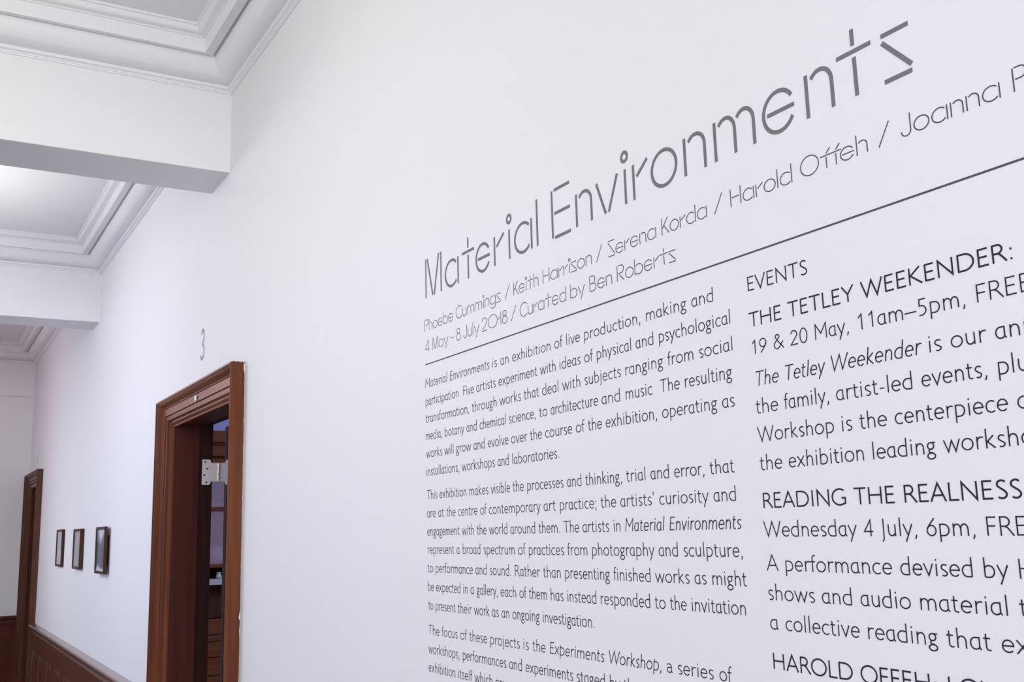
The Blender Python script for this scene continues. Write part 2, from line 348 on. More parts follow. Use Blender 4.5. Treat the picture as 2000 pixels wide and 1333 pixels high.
# ------------------------------------------------------------------ wood panelling (dado) and skirting
def dado(name, y0, y1, lab):
    r = tag(empty(name, (XR, (y0 + y1) / 2, 0)), lab, 'panelling', kind='structure')
    zt = H0 - .690
    cap = [(XR, zt + .002), (XR - .044, zt - .004), (XR - .052, zt - .008), (XR - .054, zt - .016), (XR - .050, zt - .023), (XR - .040, zt - .026), (XR - .038, zt - .030), (XR, zt - .030)]
    obj('cap_rail', MB().prism([(p[0], p[1]) for p in cap], 1, y0, y1), M['polished_h'], r)
    bed = [(XR, zt - .030), (XR - .034, zt - .030), (XR - .032, zt - .040), (XR - .026, zt - .050), (XR - .022, zt - .062), (XR - .028, zt - .066), (XR - .028, zt - .072), (XR, zt - .072)]
    obj('bed_mould', MB().prism(bed, 1, y0, y1), M['polished_h'], r)
    zr = zt - .205
    fr = MB().box(XR - .020, XR, y0, y1, zr, zt - .072).box(XR - .020, XR, y0, y1, 0.0, .22)
    n = max(1, round((y1 - y0) / .52)); pitch = (y1 - y0) / n; sw = .17
    for k in range(n + 1):
        a = max(y0, y0 + k * pitch - sw / 2); c = min(y1, y0 + k * pitch + sw / 2); fr.box(XR - .020, XR, a, c, .22, zr)
    obj('panel_frame', fr, M['polished'], r)
    for k in range(n):
        a = y0 + k * pitch + sw / 2; c = y0 + (k + 1) * pitch - sw / 2
        p = MB(); e = .045
        x0, x1 = XR - .004, XR - .017
        p.add([(x0, a, .22), (x0, c, .22), (x0, c, zr), (x0, a, zr), (x1, a + e, .22 + e), (x1, c - e, .22 + e), (x1, c - e, zr - e), (x1, a + e, zr - e)],
              [(0, 1, 5, 4), (1, 2, 6, 5), (2, 3, 7, 6), (3, 0, 4, 7), (4, 5, 6, 7)])
        obj('panel', p, M['polished'], r)
    return r
dado('trim_5', 4.856, 9.848, 'dark wood wall panelling with a cap rail below the three pictures')
dado('trim_6', YN, 3.576, 'dark wood wall panelling with a cap rail under the lettering')
r = tag(empty('trim_7', (0, YF, 0)), 'dark wood panelling on the end wall left of the far doorway', 'panelling', kind='structure')
zt = H0 - .687
obj('cap_rail', MB().box(XL, XR, YF - .05, YF, zt - .028, zt), M['jamb_wood'], r, bevel=.006)
obj('bed_mould', MB().box(XL, XR, YF - .03, YF, zt - .085, zt - .028), M['jamb_wood'], r, bevel=.008)
fr = MB().box(XL, XR, YF - .02, YF, zt - .20, zt - .085).box(XL, XR, YF - .02, YF, 0, .22)
xs = [XR - .52 * k for k in range(5)]
for x in xs: fr.box(x - .13, x, YF - .02, YF, .22, zt - .20)
obj('panel_frame', fr, M['jamb_wood'], r)
for x in xs[:-1]: obj('panel', MB().box(x - .52, x - .13, YF - .009, YF, .22, zt - .20), M['jamb_wood'], r)
struct('baseboard_left', MB().box(XL, XL + .02, YN, YF, 0, .16), M['wood_h'], 'dark wood skirting along the window wall', 'skirting')
struct('baseboard_near', MB().box(XL + .02, XR - .06, YN, YN + .02, 0, .16), M['wood_x'], 'dark wood skirting at the near end of the corridor', 'skirting')

# ------------------------------------------------------------------ the side room seen through doorway 3
SX1, SY0, SY1, SZ = 4.6, 2.4, 7.62, 3.15
struct('floor_room', MB().box(XR + WT, SX1, SY0, SY1, -.12, 0), M['floor'], 'boarded floor of the room through doorway 3', 'floor')
struct('ceiling_room', MB().box(XR + WT, SX1, SY0, SY1, SZ, SZ + .1), M['side_wall'], 'ceiling of the room through doorway 3', 'ceiling')
struct('wall_room_back', MB().box(XR + WT, SX1, SY1, SY1 + .1, 0, SZ), M['side_wall'], 'lilac wall above the cabinet in the room through doorway 3', 'wall')
struct('wall_room_front', MB().box(XR + WT, SX1, SY0 - .1, SY0, 0, SZ), M['side_wall'], 'lilac near wall of the room through doorway 3', 'wall')
struct('wall_room_side', MB().box(SX1, SX1 + .1, SY0 - .1, SY1 + .1, 0, SZ), M['side_wall'], 'lilac side wall of the room through doorway 3', 'wall')
cb = tag(empty('glazed_cabinet', (2.5, 7.3, 0)), 'tall orange-brown glazed cabinet with drawers, glimpsed through doorway 3', 'cabinet')
cy0, cy1, cx0, cx1 = 7.0, 7.61, 1.30, 3.7
def zz(r_): return H0 + r_
c = MB().box(cx0, cx0 + .04, cy0, cy1, 0, zz(.53)).box(cx1 - .04, cx1, cy0, cy1, 0, zz(.53)).box(cx0, cx1, cy1 - .02, cy1, 0, zz(.53))
c.box(cx0, cx1, cy0 + .03, cy1, zz(.50), zz(.53)).box(cx0, cx1, cy0 + .02, cy1, 0, .06).box(cx0 + .04, cx1 - .04, cy0 + .10, cy1 - .02, zz(-.205), zz(-.19))
obj('carcass', c, M['cabinet_wood'], cb)
obj('cornice', MB().box(cx0 - .02, cx1, cy0 - .03, cy1, zz(.62), zz(.70)).box(cx0 - .01, cx1, cy0 - .012, cy1, zz(.605), zz(.62)).box(cx0, cx1, cy0, cy1, zz(.53), zz(.605)), M['cabinet_wood'], cb, bevel=.006)
for k in range(3):
    a = cx0 + .04 + k * .775; e = a + .77
    dr = MB().box(a, e, cy0, cy0 + .03, zz(.168), zz(.190)).box(a, e, cy0, cy0 + .03, zz(-.205), zz(-.183)).box(a, a + .06, cy0, cy0 + .03, zz(-.183), zz(.5)).box(e - .06, e, cy0, cy0 + .03, zz(-.183), zz(.5)).box(a + .06, e - .06, cy0, cy0 + .03, zz(.478), zz(.5))
    d = obj('door', dr, M['cabinet_wood'], cb)
    obj('pane', MB().box(a + .06, e - .06, cy0 + .010, cy0 + .016, zz(-.183), zz(.168)).box(a + .06, e - .06, cy0 + .010, cy0 + .016, zz(.190), zz(.478)), M['mauve_glass'], d)
    obj('shelf_edge', MB().box(a + .06, e - .06, cy0 + .05, cy1 - .03, zz(.196), zz(.216)), M['counter'], d)
obj('counter', MB().box(cx0 - .01, cx1, cy0 - .03, cy1 - .02, zz(-.317), zz(-.281)), M['counter'], cb, bevel=.003)['label'] = 'pale counter edge'
obj('back_panel', MB().box(cx0 + .04, cx1 - .04, cy0 + .04, cy0 + .06, zz(-.53), zz(-.317)), M['dark_wood'], cb)
for z0, z1 in ((-.636, -.537), (-.68, -.64), (-.777, -.684), (-.892, -.782), (-1.05, -.897), (-1.3, -1.055)):
    for k in range(3):
        a = cx0 + .045 + k * .775
        dd = obj('drawer', MB().box(a, a + .765, cy0, cy0 + .25, zz(z0), zz(z1)), M['cabinet_wood'], cb, bevel=.003)
        if k != 0: obj('knob', MB().cyl((a + .38, zz((z0 + z1) / 2)), .012, 1, cy0 - .025, cy0, 12), M['brass_pin'], dd)
v = MB().lathe([(.02, 0), (.055, .004), (.072, .03), (.074, .05), (.068, .085), (.050, .112), (.028, .126), (.002, .131)], (1.855, 7.28, zz(-.19)), 24)
tag(obj('domed_bowl', v, M['white_plastic'], loc=(1.855, 7.28, zz(-.19)), smooth=True), 'pale domed object behind the cabinet glass through doorway 3', 'bowl')
v = MB().lathe([(.012, 0), (.018, .003), (.020, .016), (.013, .030), (.016, .042), (.015, .044), (.002, .044)], (1.815, 7.03, zz(-.281)), 16)
tag(obj('small_pot', v, M['counter'], loc=(1.815, 7.03, zz(-.281)), smooth=True), 'small pale pot on the cabinet counter through doorway 3', 'pot')

# ------------------------------------------------------------------ three box-framed pictures
def picture(y0, y1, z0, z1, pm, lab, front, gap):
    x0, x1 = XR - front, XR - gap            # front, back of the frame
    r = tag(empty('picture_frame', (XR, (y0 + y1) / 2, H0 + z0)), lab, 'picture', 'framed pictures on the white wall')
    w = .015; a, b_, c_, d_ = y0, y1, H0 + z0, H0 + z1
    f = MB().box(x0, x1, a, b_, c_, c_ + w).box(x0, x1, a, b_, d_ - w, d_).box(x0, x1, a, a + w, c_ + w, d_ - w).box(x0, x1, b_ - w, b_, c_ + w, d_ - w)
    obj('frame', f, M['frame_wood'], r, bevel=.0015)
    obj('print', MB().box(x0 + .008, x0 + .011, a + w, b_ - w, c_ + w, d_ - w), pm, r)
    obj('glass', MB().box(x0 + .004, x0 + .0055, a + w, b_ - w, c_ + w, d_ - w), M['glass'], r)
    obj('backing', MB().box(x0 + .011, XR, a + .05, b_ - .05, c_ + .05, d_ - .05), M['dark_wood'], r)
    return r
picture(8.20, 8.52, -.189, .078, M['print_a'], 'farthest box-framed picture, pale and nearly blank, nearest the far doorway', .021, .0)
picture(7.248, 7.57, -.1885, .070, M['print_b'], 'middle box-framed picture of the three, faded grey-beige print', .026, .0)
picture(6.239, 6.56, -.195, .070, M['print_c'], 'nearest box-framed picture, dark tree-like shapes on blue grey, standing off the wall', .033, .017)

# ------------------------------------------------------------------ lettering: two stroke alphabets
# a glyph = (advance, [path, ...]); a path is a list of points (x, y) and arcs (cx, cy, rx, ry, a0, a1)
T = {  # display alphabet with stencil gaps; 1000 = overall capital height
 'M': (930, [[(36, 33), (36, 975)], [(120, 975), (398, 40)], [(472, 33), (722, 975)], [(833, 33), (833, 975)]]),
 'a': (780, [[(345, 343, 312, 300, 44, 318)], [(660, 33), (660, 656)]]),
 't': (700, [[(0, 648), (637, 648)], [(318, 728), (318, 960)], [(325, 33), (325, 568)]]),
 'e': (760, [[(345, 343, 312, 300, 30, 330)], [(111, 343), (660, 343)]]),
 'r': (470, [[(36, 33), (36, 656)], [(121, 424), (422, 650)]]),
 'i': (260, [[(111, 33), (111, 656)], [(111, 880, 82, 82, 0, 360)]]),
 'l': (150, [[(36, 33), (36, 975)]]),
 'E': (760, [[(33, 33), (33, 972)], [(115, 967), (675, 967)], [(115, 503), (675, 503)], [(115, 32), (675, 32)]]),
 'n': (620, [[(36, 33), (36, 656)], [(297, 430, 208, 213, 142, 0), (505, 33)]]),
 'v': (760, [[(35, 656), (285, 33)], [(375, 40), (655, 656)]]),
 'o': (760, [[(348, 343, 315, 300, 0, 360)]]),
 'm': (980, [[(36, 33), (36, 656)], [(280, 430, 192, 213, 142, 0), (472, 33)], [(680, 430, 192, 213, 142, 0), (872, 33)]]),
 's': (540, [[(0, 648), (468, 648)], [(8, 560), (468, 112)], [(0, 32), (468, 32)]]),
 'P': (680, [[(33, 33), (33, 970)], [(115, 967), (360, 967), (360, 735, 225, 232, 90, -90), (115, 503)]]),
 'B': (700, [[(33, 33), (33, 970)], [(115, 967), (310, 967), (310, 742, 190, 225, 90, -65)], [(115, 503), (340, 503), (340, 268, 232, 236, 90, -90), (100, 32)]]),
 'R': (700, [[(33, 33), (33, 970)], [(115, 967), (360, 967), (360, 735, 225, 232, 90, -90), (115, 503)], [(205, 430), (590, 33)]]),
 'C': (900, [[(480, 500, 447, 470, 42, 318)]]),
 'u': (620, [[(36, 656), (36, 255), (241, 255, 205, 222, 180, 330)], [(505, 656), (505, 33)]]),
 'g': (780, [[(345, 343, 312, 300, 44, 318)], [(660, 656), (660, -60), (375, -60, 285, 190, 0, -160)]]),
 'K': (620, [[(33, 33), (33, 970)], [(75, 400), (500, 970)], [(215, 515), (560, 33)]]),
 'H': (760, [[(33, 33), (33, 970)], [(645, 33), (645, 970)], [(115, 500), (565, 500)]]),
 'S': (620, [[(0, 967), (560, 967)], [(10, 880), (555, 120)], [(0, 32), (560, 32)]]),
 'd': (780, [[(345, 343, 312, 300, 44, 318)], [(660, 33), (660, 970)]]),
 'b': (760, [[(36, 33), (36, 970)], [(350, 343, 312, 300, 136, -138)]]),
 'h': (620, [[(36, 33), (36, 970)], [(297, 430, 208, 213, 142, 0), (505, 33)]]),
 'O': (1040, [[(490, 500, 457, 470, 0, 360)]]),
 'f': (470, [[(0, 648), (560, 648)], [(290, 33), (290, 568)], [(300, 728), (500, 960)]]),
 'J': (560, [[(440, 970), (440, 270), (236, 270, 204, 238, 0, -180)]]),
 'y': (700, [[(35, 656), (285, 130)], [(640, 656), (250, -230)]]),
 '4': (640, [[(420, 33), (420, 970), (30, 262)], [(20, 240), (560, 240)]]),
 '8': (600, [[(262, 762, 170, 188, 0, 360)], [(262, 300, 230, 268, 0, 360)]]),
 '2': (640, [[(285, 690, 250, 278, 172, -25), (60, 90)], [(30, 32), (560, 32)]]),
 '0': (1040, [[(490, 500, 457, 470, 0, 360)]]),
 '1': (360, [[(0, 470), (170, 640)], [(250, 33), (250, 970)]]),
 '-': (560, [[(0, 430), (460, 430)]]),
 '/': (500, [[(0, 0), (640, 1010)]]),
 ' ': (300, []),
}
G = {  # light humanist sans; 1000 = em, capitals 682, small letters 455
 'a': (470, [[(362, 424), (230, 424), (225, 222, 170, 202, 90, 270), (225, 125, 140, 105, 270, 355)], [(364, 448), (364, 85), (422, 8)]]),
 '@': (455, [[(75, 395), (205, 300, 152, 125, 130, 0), (357, 90), (405, 12)], [(357, 262), (200, 262), (200, 140, 130, 120, 95, 270), (250, 120, 108, 100, 270, 340)]]),
 'b': (535, [[(105, 714), (105, 25)], [(108, 330), (265, 222, 190, 204, 140, -90), (150, 18), (105, 60)]]),
 'c': (440, [[(265, 222, 200, 205, 52, 308)]]),
 'd': (535, [[(425, 714), (425, 18)], [(424, 18), (255, 18), (250, 222, 185, 204, 270, 90), (330, 424), (425, 395)]]),
 'e': (490, [[(72, 232), (430, 232), (250, 232, 180, 196, 3, 180), (255, 222, 190, 204, 180, 315)]]),
 'f': (265, [[(115, 0), (115, 560), (235, 560, 120, 128, 180, 75)], [(20, 426), (245, 426)]]),
 'g': (440, [[(205, 300, 128, 126, 0, 360)], [(215, 426), (405, 420)], [(165, 180), (120, 130), (128, 75), (190, 48), (290, 32)], [(210, -80, 160, 112, 0, 360)]]),
 'h': (505, [[(105, 714), (105, 0)], [(105, 290), (255, 250, 148, 176, 140, 0), (403, 0)]]),
 'i': (228, [[(112, 455), (112, 0)], [(112, 560), (112, 628)]]),
 'j': (228, [[(118, 455), (118, -60), (20, -60, 98, 120, 0, -75)], [(118, 560), (118, 628)]]),
 'k': (470, [[(105, 714), (105, 0)], [(375, 450), (140, 240), (425, 0)]]),
 'l': (226, [[(112, 714), (112, 0)]]),
 'm': (775, [[(105, 455), (105, 0)], [(105, 290), (248, 250, 140, 176, 140, 0), (388, 0)], [(388, 290), (531, 250, 140, 176, 140, 0), (671, 0)]]),
 'n': (505, [[(105, 455), (105, 0)], [(105, 290), (255, 250, 148, 176, 140, 0), (403, 0)]]),
 'o': (545, [[(272, 225, 210, 205, 0, 360)]]),
 'p': (535, [[(105, 455), (105, -215)], [(105, 430), (250, 430), (262, 222, 195, 205, 90, -90), (105, 17)]]),
 'q': (535, [[(105, 560), (105, -215)], [(60, 400), (105, 430), (250, 430), (262, 222, 195, 205, 90, -90), (105, 17)]]),   # italic p with a tall stem
 'P': (540, [[(110, 682), (110, 0)], [(110, 652), (270, 652), (270, 472, 185, 180, 90, -90), (110, 292)]]),
 'r': (350, [[(105, 455), (105, 0)], [(105, 275), (265, 270, 160, 158, 145, 62)]]),
 's': (370, [[(308, 400), (200, 330, 112, 98, 55, 190), (110, 268), (258, 175), (190, 115, 118, 98, 20, -130)]]),
 't': (325, [[(130, 585), (130, 120), (235, 120, 105, 103, 180, 300)], [(35, 426), (270, 426)]]),
 'u': (505, [[(105, 455), (105, 205), (250, 205, 145, 186, 180, 325)], [(402, 455), (402, 0)]]),
 'v': (440, [[(35, 455), (220, 12), (405, 455)]]),
 'w': (700, [[(35, 455), (200, 15), (350, 420), (500, 15), (665, 455)]]),
 'x': (470, [[(50, 455), (420, 0)], [(415, 455), (45, 0)]]),
 'y': (440, [[(35, 455), (225, 30)], [(410, 455), (120, -215)]]),
 '&': (690, [[(620, 0), (240, 440), (290, 560, 108, 95, 230, -50), (150, 310), (255, 175, 160, 160, 120, 300), (600, 330)]]),
 'A': (660, [[(40, 0), (330, 675), (620, 0)], [(140, 230), (520, 230)]]),
 'D': (750, [[(110, 682), (110, 0)], [(110, 653), (300, 653), (330, 341, 340, 312, 90, -90), (110, 29)]]),
 'E': (510, [[(110, 682), (110, 0)], [(110, 652), (440, 652)], [(110, 355), (410, 355)], [(110, 30), (450, 30)]]),
 'F': (480, [[(110, 682), (110, 0)], [(110, 652), (430, 652)], [(110, 345), (400, 345)]]),
 'G': (760, [[(400, 341, 340, 325, 52, 300), (655, 80), (655, 300), (490, 300)]]),
 'H': (735, [[(110, 682), (110, 0)], [(625, 682), (625, 0)], [(110, 355), (625, 355)]]),
 'I': (265, [[(132, 682), (132, 0)]]),
 'J': (265, [[(150, 682), (150, -60), (45, -60, 105, 140, 0, -75)]]),
 'K': (640, [[(110, 682), (110, 0)], [(530, 675), (150, 365), (600, 0)]]),
 'L': (470, [[(110, 682), (110, 0)], [(110, 30), (450, 30)]]),
 'M': (800, [[(100, 0), (118, 670), (400, 250), (682, 670), (700, 0)]]),
 'N': (760, [[(115, 0), (115, 660), (645, 25), (645, 682)]]),
 'O': (800, [[(400, 341, 345, 328, 0, 360)]]),
 'R': (590, [[(110, 682), (110, 0)], [(110, 652), (270, 652), (270, 492, 165, 160, 90, -90), (110, 332)], [(270, 330), (370, 270), (570, 0)]]),
 'S': (480, [[(395, 600), (265, 515, 155, 140, 50, 185), (140, 440), (350, 290), (255, 165, 165, 140, 25, -140)]]),
 'T': (590, [[(295, 660), (295, 0)], [(30, 652), (560, 652)]]),
 'V': (640, [[(35, 682), (320, 15), (605, 682)]]),
 'W': (1000, [[(35, 682), (270, 15), (500, 655), (730, 15), (965, 682)]]),
 'Y': (600, [[(40, 682), (300, 320), (560, 682)], [(300, 340), (300, 0)]]),
 '0': (500, [[(250, 335, 185, 325, 0, 360)]]),
 '1': (500, [[(140, 505), (300, 640)], [(300, 672), (300, 0)]]),
 '2': (500, [[(75, 520), (235, 480, 165, 170, 150, -20), (60, 30), (430, 30)]]),
 '4': (500, [[(350, 0), (350, 640), (60, 190), (460, 190)]]),
 '5': (500, [[(405, 645), (150, 645), (140, 390), (200, 205, 205, 190, 100, -115)]]),
 '6': (500, [[(385, 660), (150, 380), (250, 205, 180, 190, 175, -185)]]),
 '9': (500, [[(115, 5), (350, 280), (250, 455, 180, 190, -5, 355)]]),
 ',': (250, [[(130, 55), (125, -20), (80, -110)]]),
 '.': (250, [[(120, -3), (120, 68)]]),
 ';': (250, [[(130, 55), (125, -20), (80, -110)], [(125, 355), (125, 425)]]),
 ':': (280, [[(140, -3), (140, 72)], [(140, 355), (140, 430)]]),
 "'": (200, [[(100, 690), (100, 500)]]),
 '-': (320, [[(60, 215), (260, 215)]]),
 '~': (500, [[(0, 215), (500, 215)]]),
 ' ': (280, []),
}
def expand(path, step=14):
    out = []
    for p in path:
        if len(p) == 2: out.append(p)
        else:
            cx, cy, rx, ry, a0, a1 = p; n = max(2, int(abs(a1 - a0) / step) + 1)
            out += [(cx + rx * math.cos(math.radians(a0 + (a1 - a0) * k / n)), cy + ry * math.sin(math.radians(a0 + (a1 - a0) * k / n))) for k in range(n + 1)]
    return out
def stroke(mb, pts, w, depth, z_at):
    """a ribbon of width w through pts (wall coordinates s to the right, z up) raised 'depth' off the right wall"""
    q = [pts[0]]
    for p in pts[1:]:
        if math.hypot(p[0] - q[-1][0], p[1] - q[-1][1]) > 1e-6: q.append(p)
    n = len(q)
    if n < 2: return
    closed = n > 3 and math.hypot(q[0][0] - q[-1][0], q[0][1] - q[-1][1]) < 1e-5
    if closed: q = q[:-1]; n -= 1
    dirs = []
    for i in range(n if closed else n - 1):
        a, c = q[i], q[(i + 1) % n]; l = math.hypot(c[0] - a[0], c[1] - a[1]); dirs.append(((c[0] - a[0]) / l, (c[1] - a[1]) / l))
    L, Rr = [], []
    for i in range(n):
        if closed: d0, d1_ = dirs[i - 1], dirs[i]
        else: d0 = dirs[max(0, i - 1)]; d1_ = dirs[min(n - 2, i)]
        nx, ny = -(d0[1] + d1_[1]), d0[0] + d1_[0]; l = math.hypot(nx, ny)
        if l < 1e-6: nx, ny, l = -d0[1], d0[0], 1
        nx /= l; ny /= l
        k = nx * -d0[1] + ny * d0[0]; k = max(k, .38)
        L.append((q[i][0] + nx * w / 2 / k, q[i][1] + ny * w / 2 / k)); Rr.append((q[i][0] - nx * w / 2 / k, q[i][1] - ny * w / 2 / k))
    xf = XR - depth
    v = []
    for l, r_ in zip(L, Rr):
        v += [(xf, -l[0], l[1]), (xf, -r_[0], r_[1]), (XR, -l[0], l[1]), (XR, -r_[0], r_[1])]
    f = []
    for i in range(n if closed else n - 1):
        a, c = 4 * i, 4 * ((i + 1) % n)
        f += [(a, c, c + 1, a + 1), (a, a + 2, c + 2, c), (a + 1, c + 1, c + 3, a + 3)]
    if not closed: f += [(0, 1, 3, 2), (4 * n - 4, 4 * n - 2, 4 * n - 1, 4 * n - 3)]
    mb.add(v, f)
def ink(path_list, w):
    xs = [p[0] for pa in path_list for p in expand(pa)]
    return (min(xs) - w / 2, max(xs) + w / 2) if xs else (0, 0)
def interp(x, a, b_):
    if len(a) == 1: return b_[0] + (x - a[0])
    i = 0
    while i < len(a) - 2 and x > a[i + 1]: i += 1
    return b_[i] + (x - a[i]) * (b_[i + 1] - b_[i]) / (a[i + 1] - a[i])
def layout(words, font, em, w):
    """natural positions: list of (char, x, shear) in metres and per word ink extents"""
    x = 0; out = []; ext = []
    for wi, (txt, shear, squeeze) in enumerate(words):
        lo = hi = None
        for ch in txt:
            adv, paths = font[ch]
            if paths:
                a, c = ink(paths, w * 1000)
                if lo is None: lo = x + a * em / 1000 * squeeze
                hi = x + c * em / 1000 * squeeze
            out.append((ch, x, shear, squeeze)); x += adv * em / 1000 * squeeze
        ext.append((lo, hi)); x += font[' '][0] * em / 1000
    return out, ext
def write(words, font, em, w, anchors, z0, z1, mb_for, zs=None):
    """words: [(text, shear, squeeze)]; anchors: {(word, 0|1): s}; z0/z1 baseline (relative) at both ends; w = stroke in em"""
    words = [x if isinstance(x, tuple) else (x, 0.0, 1.0) for x in words]
    glyphs, ext = layout(words, font, em, w)
    pairs = sorted((ext[k][e], s) for (k, e), s in anchors.items())
    na = [p[0] for p in pairs]; sa = [p[1] for p in pairs]
    for gi, (ch, x, shear, sq) in enumerate(glyphs):
        mb = mb_for(gi, ch)
        for pi, path in enumerate(font[ch][1]):
            pts = []
            for px, py in expand(path):
                s = interp(x + px * em / 1000 * sq, na, sa) + shear * py * em / 1000
                zb = z0 + (z1 - z0) * (s - zs[0]) / (zs[1] - zs[0]) if zs else z0 + (z1 - z0) * (s - sa[0]) / (sa[-1] - sa[0]) if len(sa) > 1 else z0
                pts.append((s, H0 + zb + py * em / 1000))
            stroke(mb, pts, w * em, .00035 + .00002 * pi + .00001 * (gi % 2), 0)

# --- title: every letter is a part
TW = [('M', -2.0932, -2.0083), ('a', -1.9928, -1.9250), ('t', -1.9118, -1.8498), ('e', -1.8474, -1.7825), ('r', -1.7680, -1.7225), ('i', -1.7155, None), ('a', -1.6860, -1.6165), ('l', -1.6013, None),
      ('E', -1.5470, -1.4813), ('n', -1.4667, -1.4137), ('v', -1.4030, -1.3352), ('i', -1.3276, None), ('r', -1.2966, -1.2525), ('o', -1.2482, -1.1805), ('n', -1.1656, -1.1133), ('m', -1.0959, -1.0083),
      ('e', -.9943, -.9303), ('n', -.9129, -.8636), ('t', -.8588, -.7980), ('s', -.7877, -.7417)]
tt = tag(empty('title_lettering', (XR, 2.0932, H0 + .5220)), 'two-word exhibition title, the largest grey lettering on the white wall', 'lettering')
for ch, a, c in TW:
    m = MB(); an = {(0, 0): a}
    if c is not None: an[(0, 1)] = c
    zb = .5219 - (.0006) * (a + 2.0932) / 1.35
    em = .0973; z_off = zb + (.0006 if a < -1.2 else 0)
    write([ch], T, em, .063, an, z_off, z_off, lambda gi, g: m)
    obj('letter', m, M['title'], tt, loc=(XR, -a, H0 + zb), normals=True)

# --- artists and dates, two lines
cr = tag(empty('credit_lettering', (XR, 2.10, H0 + .40)), 'two lines of thin grey stencil lettering directly under the big title', 'lettering')
A1 = [('Phoebe', -2.1005, None), ('Cummings', -1.9428, -1.7449), ('/', -1.7282, -1.7072), ('Keith', -1.6932, -1.6001), ('Harrison', -1.5843, -1.4229), ('/', -1.4092, -1.3905), ('Serena', -1.374, -1.2425),
      ('Korda', -1.2282, -1.1205), ('/', -1.1047, -1.0851), ('Harold', -1.0689, -.9472), ('Offeh', -.9321, -.8192), ('/', -.8035, -.7846), ('Joanna', -.7693, -.6374), ('P', -.622, -.6052)]
A2 = [('4', -2.0986, None), ('May', -2.0599, -1.9802), ('-', -1.9696, -1.9529), ('8', -1.9422, -1.9214), ('July', -1.9084, -1.8368), ('2018', -1.8266, -1.7203), ('/', -1.7064, -1.6851), ('Curated', -1.6712, -1.5072),
      ('by', -1.4937, -1.4475), ('Ben', -1.4326, -1.3661), ('Roberts', -1.3518, -1.1973)]
for LN, z0, z1 in ((A1, .4477, .4463), (A2, .3995, .3987)):
    m = MB(); an = {}
    for k, (wd, a, c) in enumerate(LN):
        an[(k, 0)] = a
        if c is not None: an[(k, 1)] = c
    write([x[0] for x in LN], T, .0285, .051, an, z0, z1, lambda gi, g: m)
    obj('text_line', m, M['credit'], cr, loc=(XR, 2.10, H0 + z0))
rl = MB().box(XR - .0004, XR, .40, 2.0985, H0 + .3704, H0 + .3729)
tag(obj('rule_line', rl, M['credit'], loc=(XR, 1.25, H0 + .371)), 'thin dark horizontal line on the wall between title block and paragraphs', 'line')

# --- body text
EM, WB, WH = .0300, .051, .070
IT = (.16, .90)
def I(t): return (t, IT[0], IT[1])
def para(name, lab, lines, group):
    r = tag(empty(name, (XR, -lines[0][2], H0 + lines[-1][3])), lab, 'lettering', group)
    for ln in lines:
        kind, words, s0, z0, s1, z1 = ln[:6]; extra = ln[6] if len(ln) > 6 else {}
        m = MB(); an = {(0, 0): s0}
        if not extra.get('clip'): an[(len(words) - 1, 1)] = s1
        an.update({(i, 0): v for i, v in extra.items() if i != 'clip'})
        write(words, G, EM, WH if kind == 'heading' else WB, an, z0, z1, lambda gi, g: m, (s0, s1))
        obj(kind, m, M['text'], r, loc=(XR, -s0, H0 + z0))
    return r
def W(t): return t.split(' ')
L = 'text_line'
para('paragraph_lettering', 'first paragraph in the left column, six lines opening with italic words under the rule', [
    (L, [I('Material'), I('Environments')] + W('is an exhibition of live production, making and'), -2.101, .3183, -1.119, .3191, {1: -1.9759, 2: -1.7855, 3: -1.7523, 4: -1.7056, 5: -1.5524, 6: -1.5122, 7: -1.4555, 8: -1.279, 9: -1.1675}),
    (L, W('participation') + ['', 'Five'] + W('artists experiment with ideas of physical and psychological'), -2.099, .2775, -1.086, .2795, {2: -1.9141, 3: -1.8562, 4: -1.7616, 5: -1.6047, 6: -1.5369, 7: -1.4579, 8: -1.4197, 9: -1.3098, 10: -1.2494}),
    (L, W('transformation, through works that deal with subjects ranging from social'), -2.100, .2385, -1.085, .2403, {1: -1.8769, 2: -1.7601, 3: -1.6656, 4: -1.5995, 5: -1.5311, 6: -1.4591, 7: -1.3406, 8: -1.2322, 9: -1.1566}),
    (L, W('media, botany and chemical science, to architecture and music') + ['', 'The', 'resulting'], -2.100, .1994, -1.089, .2008, {1: -2.0042, 2: -1.9026, 3: -1.8441, 4: -1.7243, 5: -1.6127, 6: -1.5721, 7: -1.4112, 8: -1.3427, 10: -1.2537, 11: -1.1931}),
    (L, W('works will grow and evolve over the course of the exhibition, operating as'), -2.101, .1601, -1.088, .1605, {1: -2.0073, 2: -1.9518, 3: -1.873, 4: -1.8116, 5: -1.7181, 6: -1.6477, 7: -1.5936, 8: -1.4925, 9: -1.4552, 10: -1.4021, 11: -1.2513, 12: -1.1137}),
    (L, W('installations, workshops and laboratories.'), -2.099, .1197, -1.550, .1206, {1: -1.9274, 2: -1.7737, 3: -1.7157})], 'paragraphs in the left column of text')
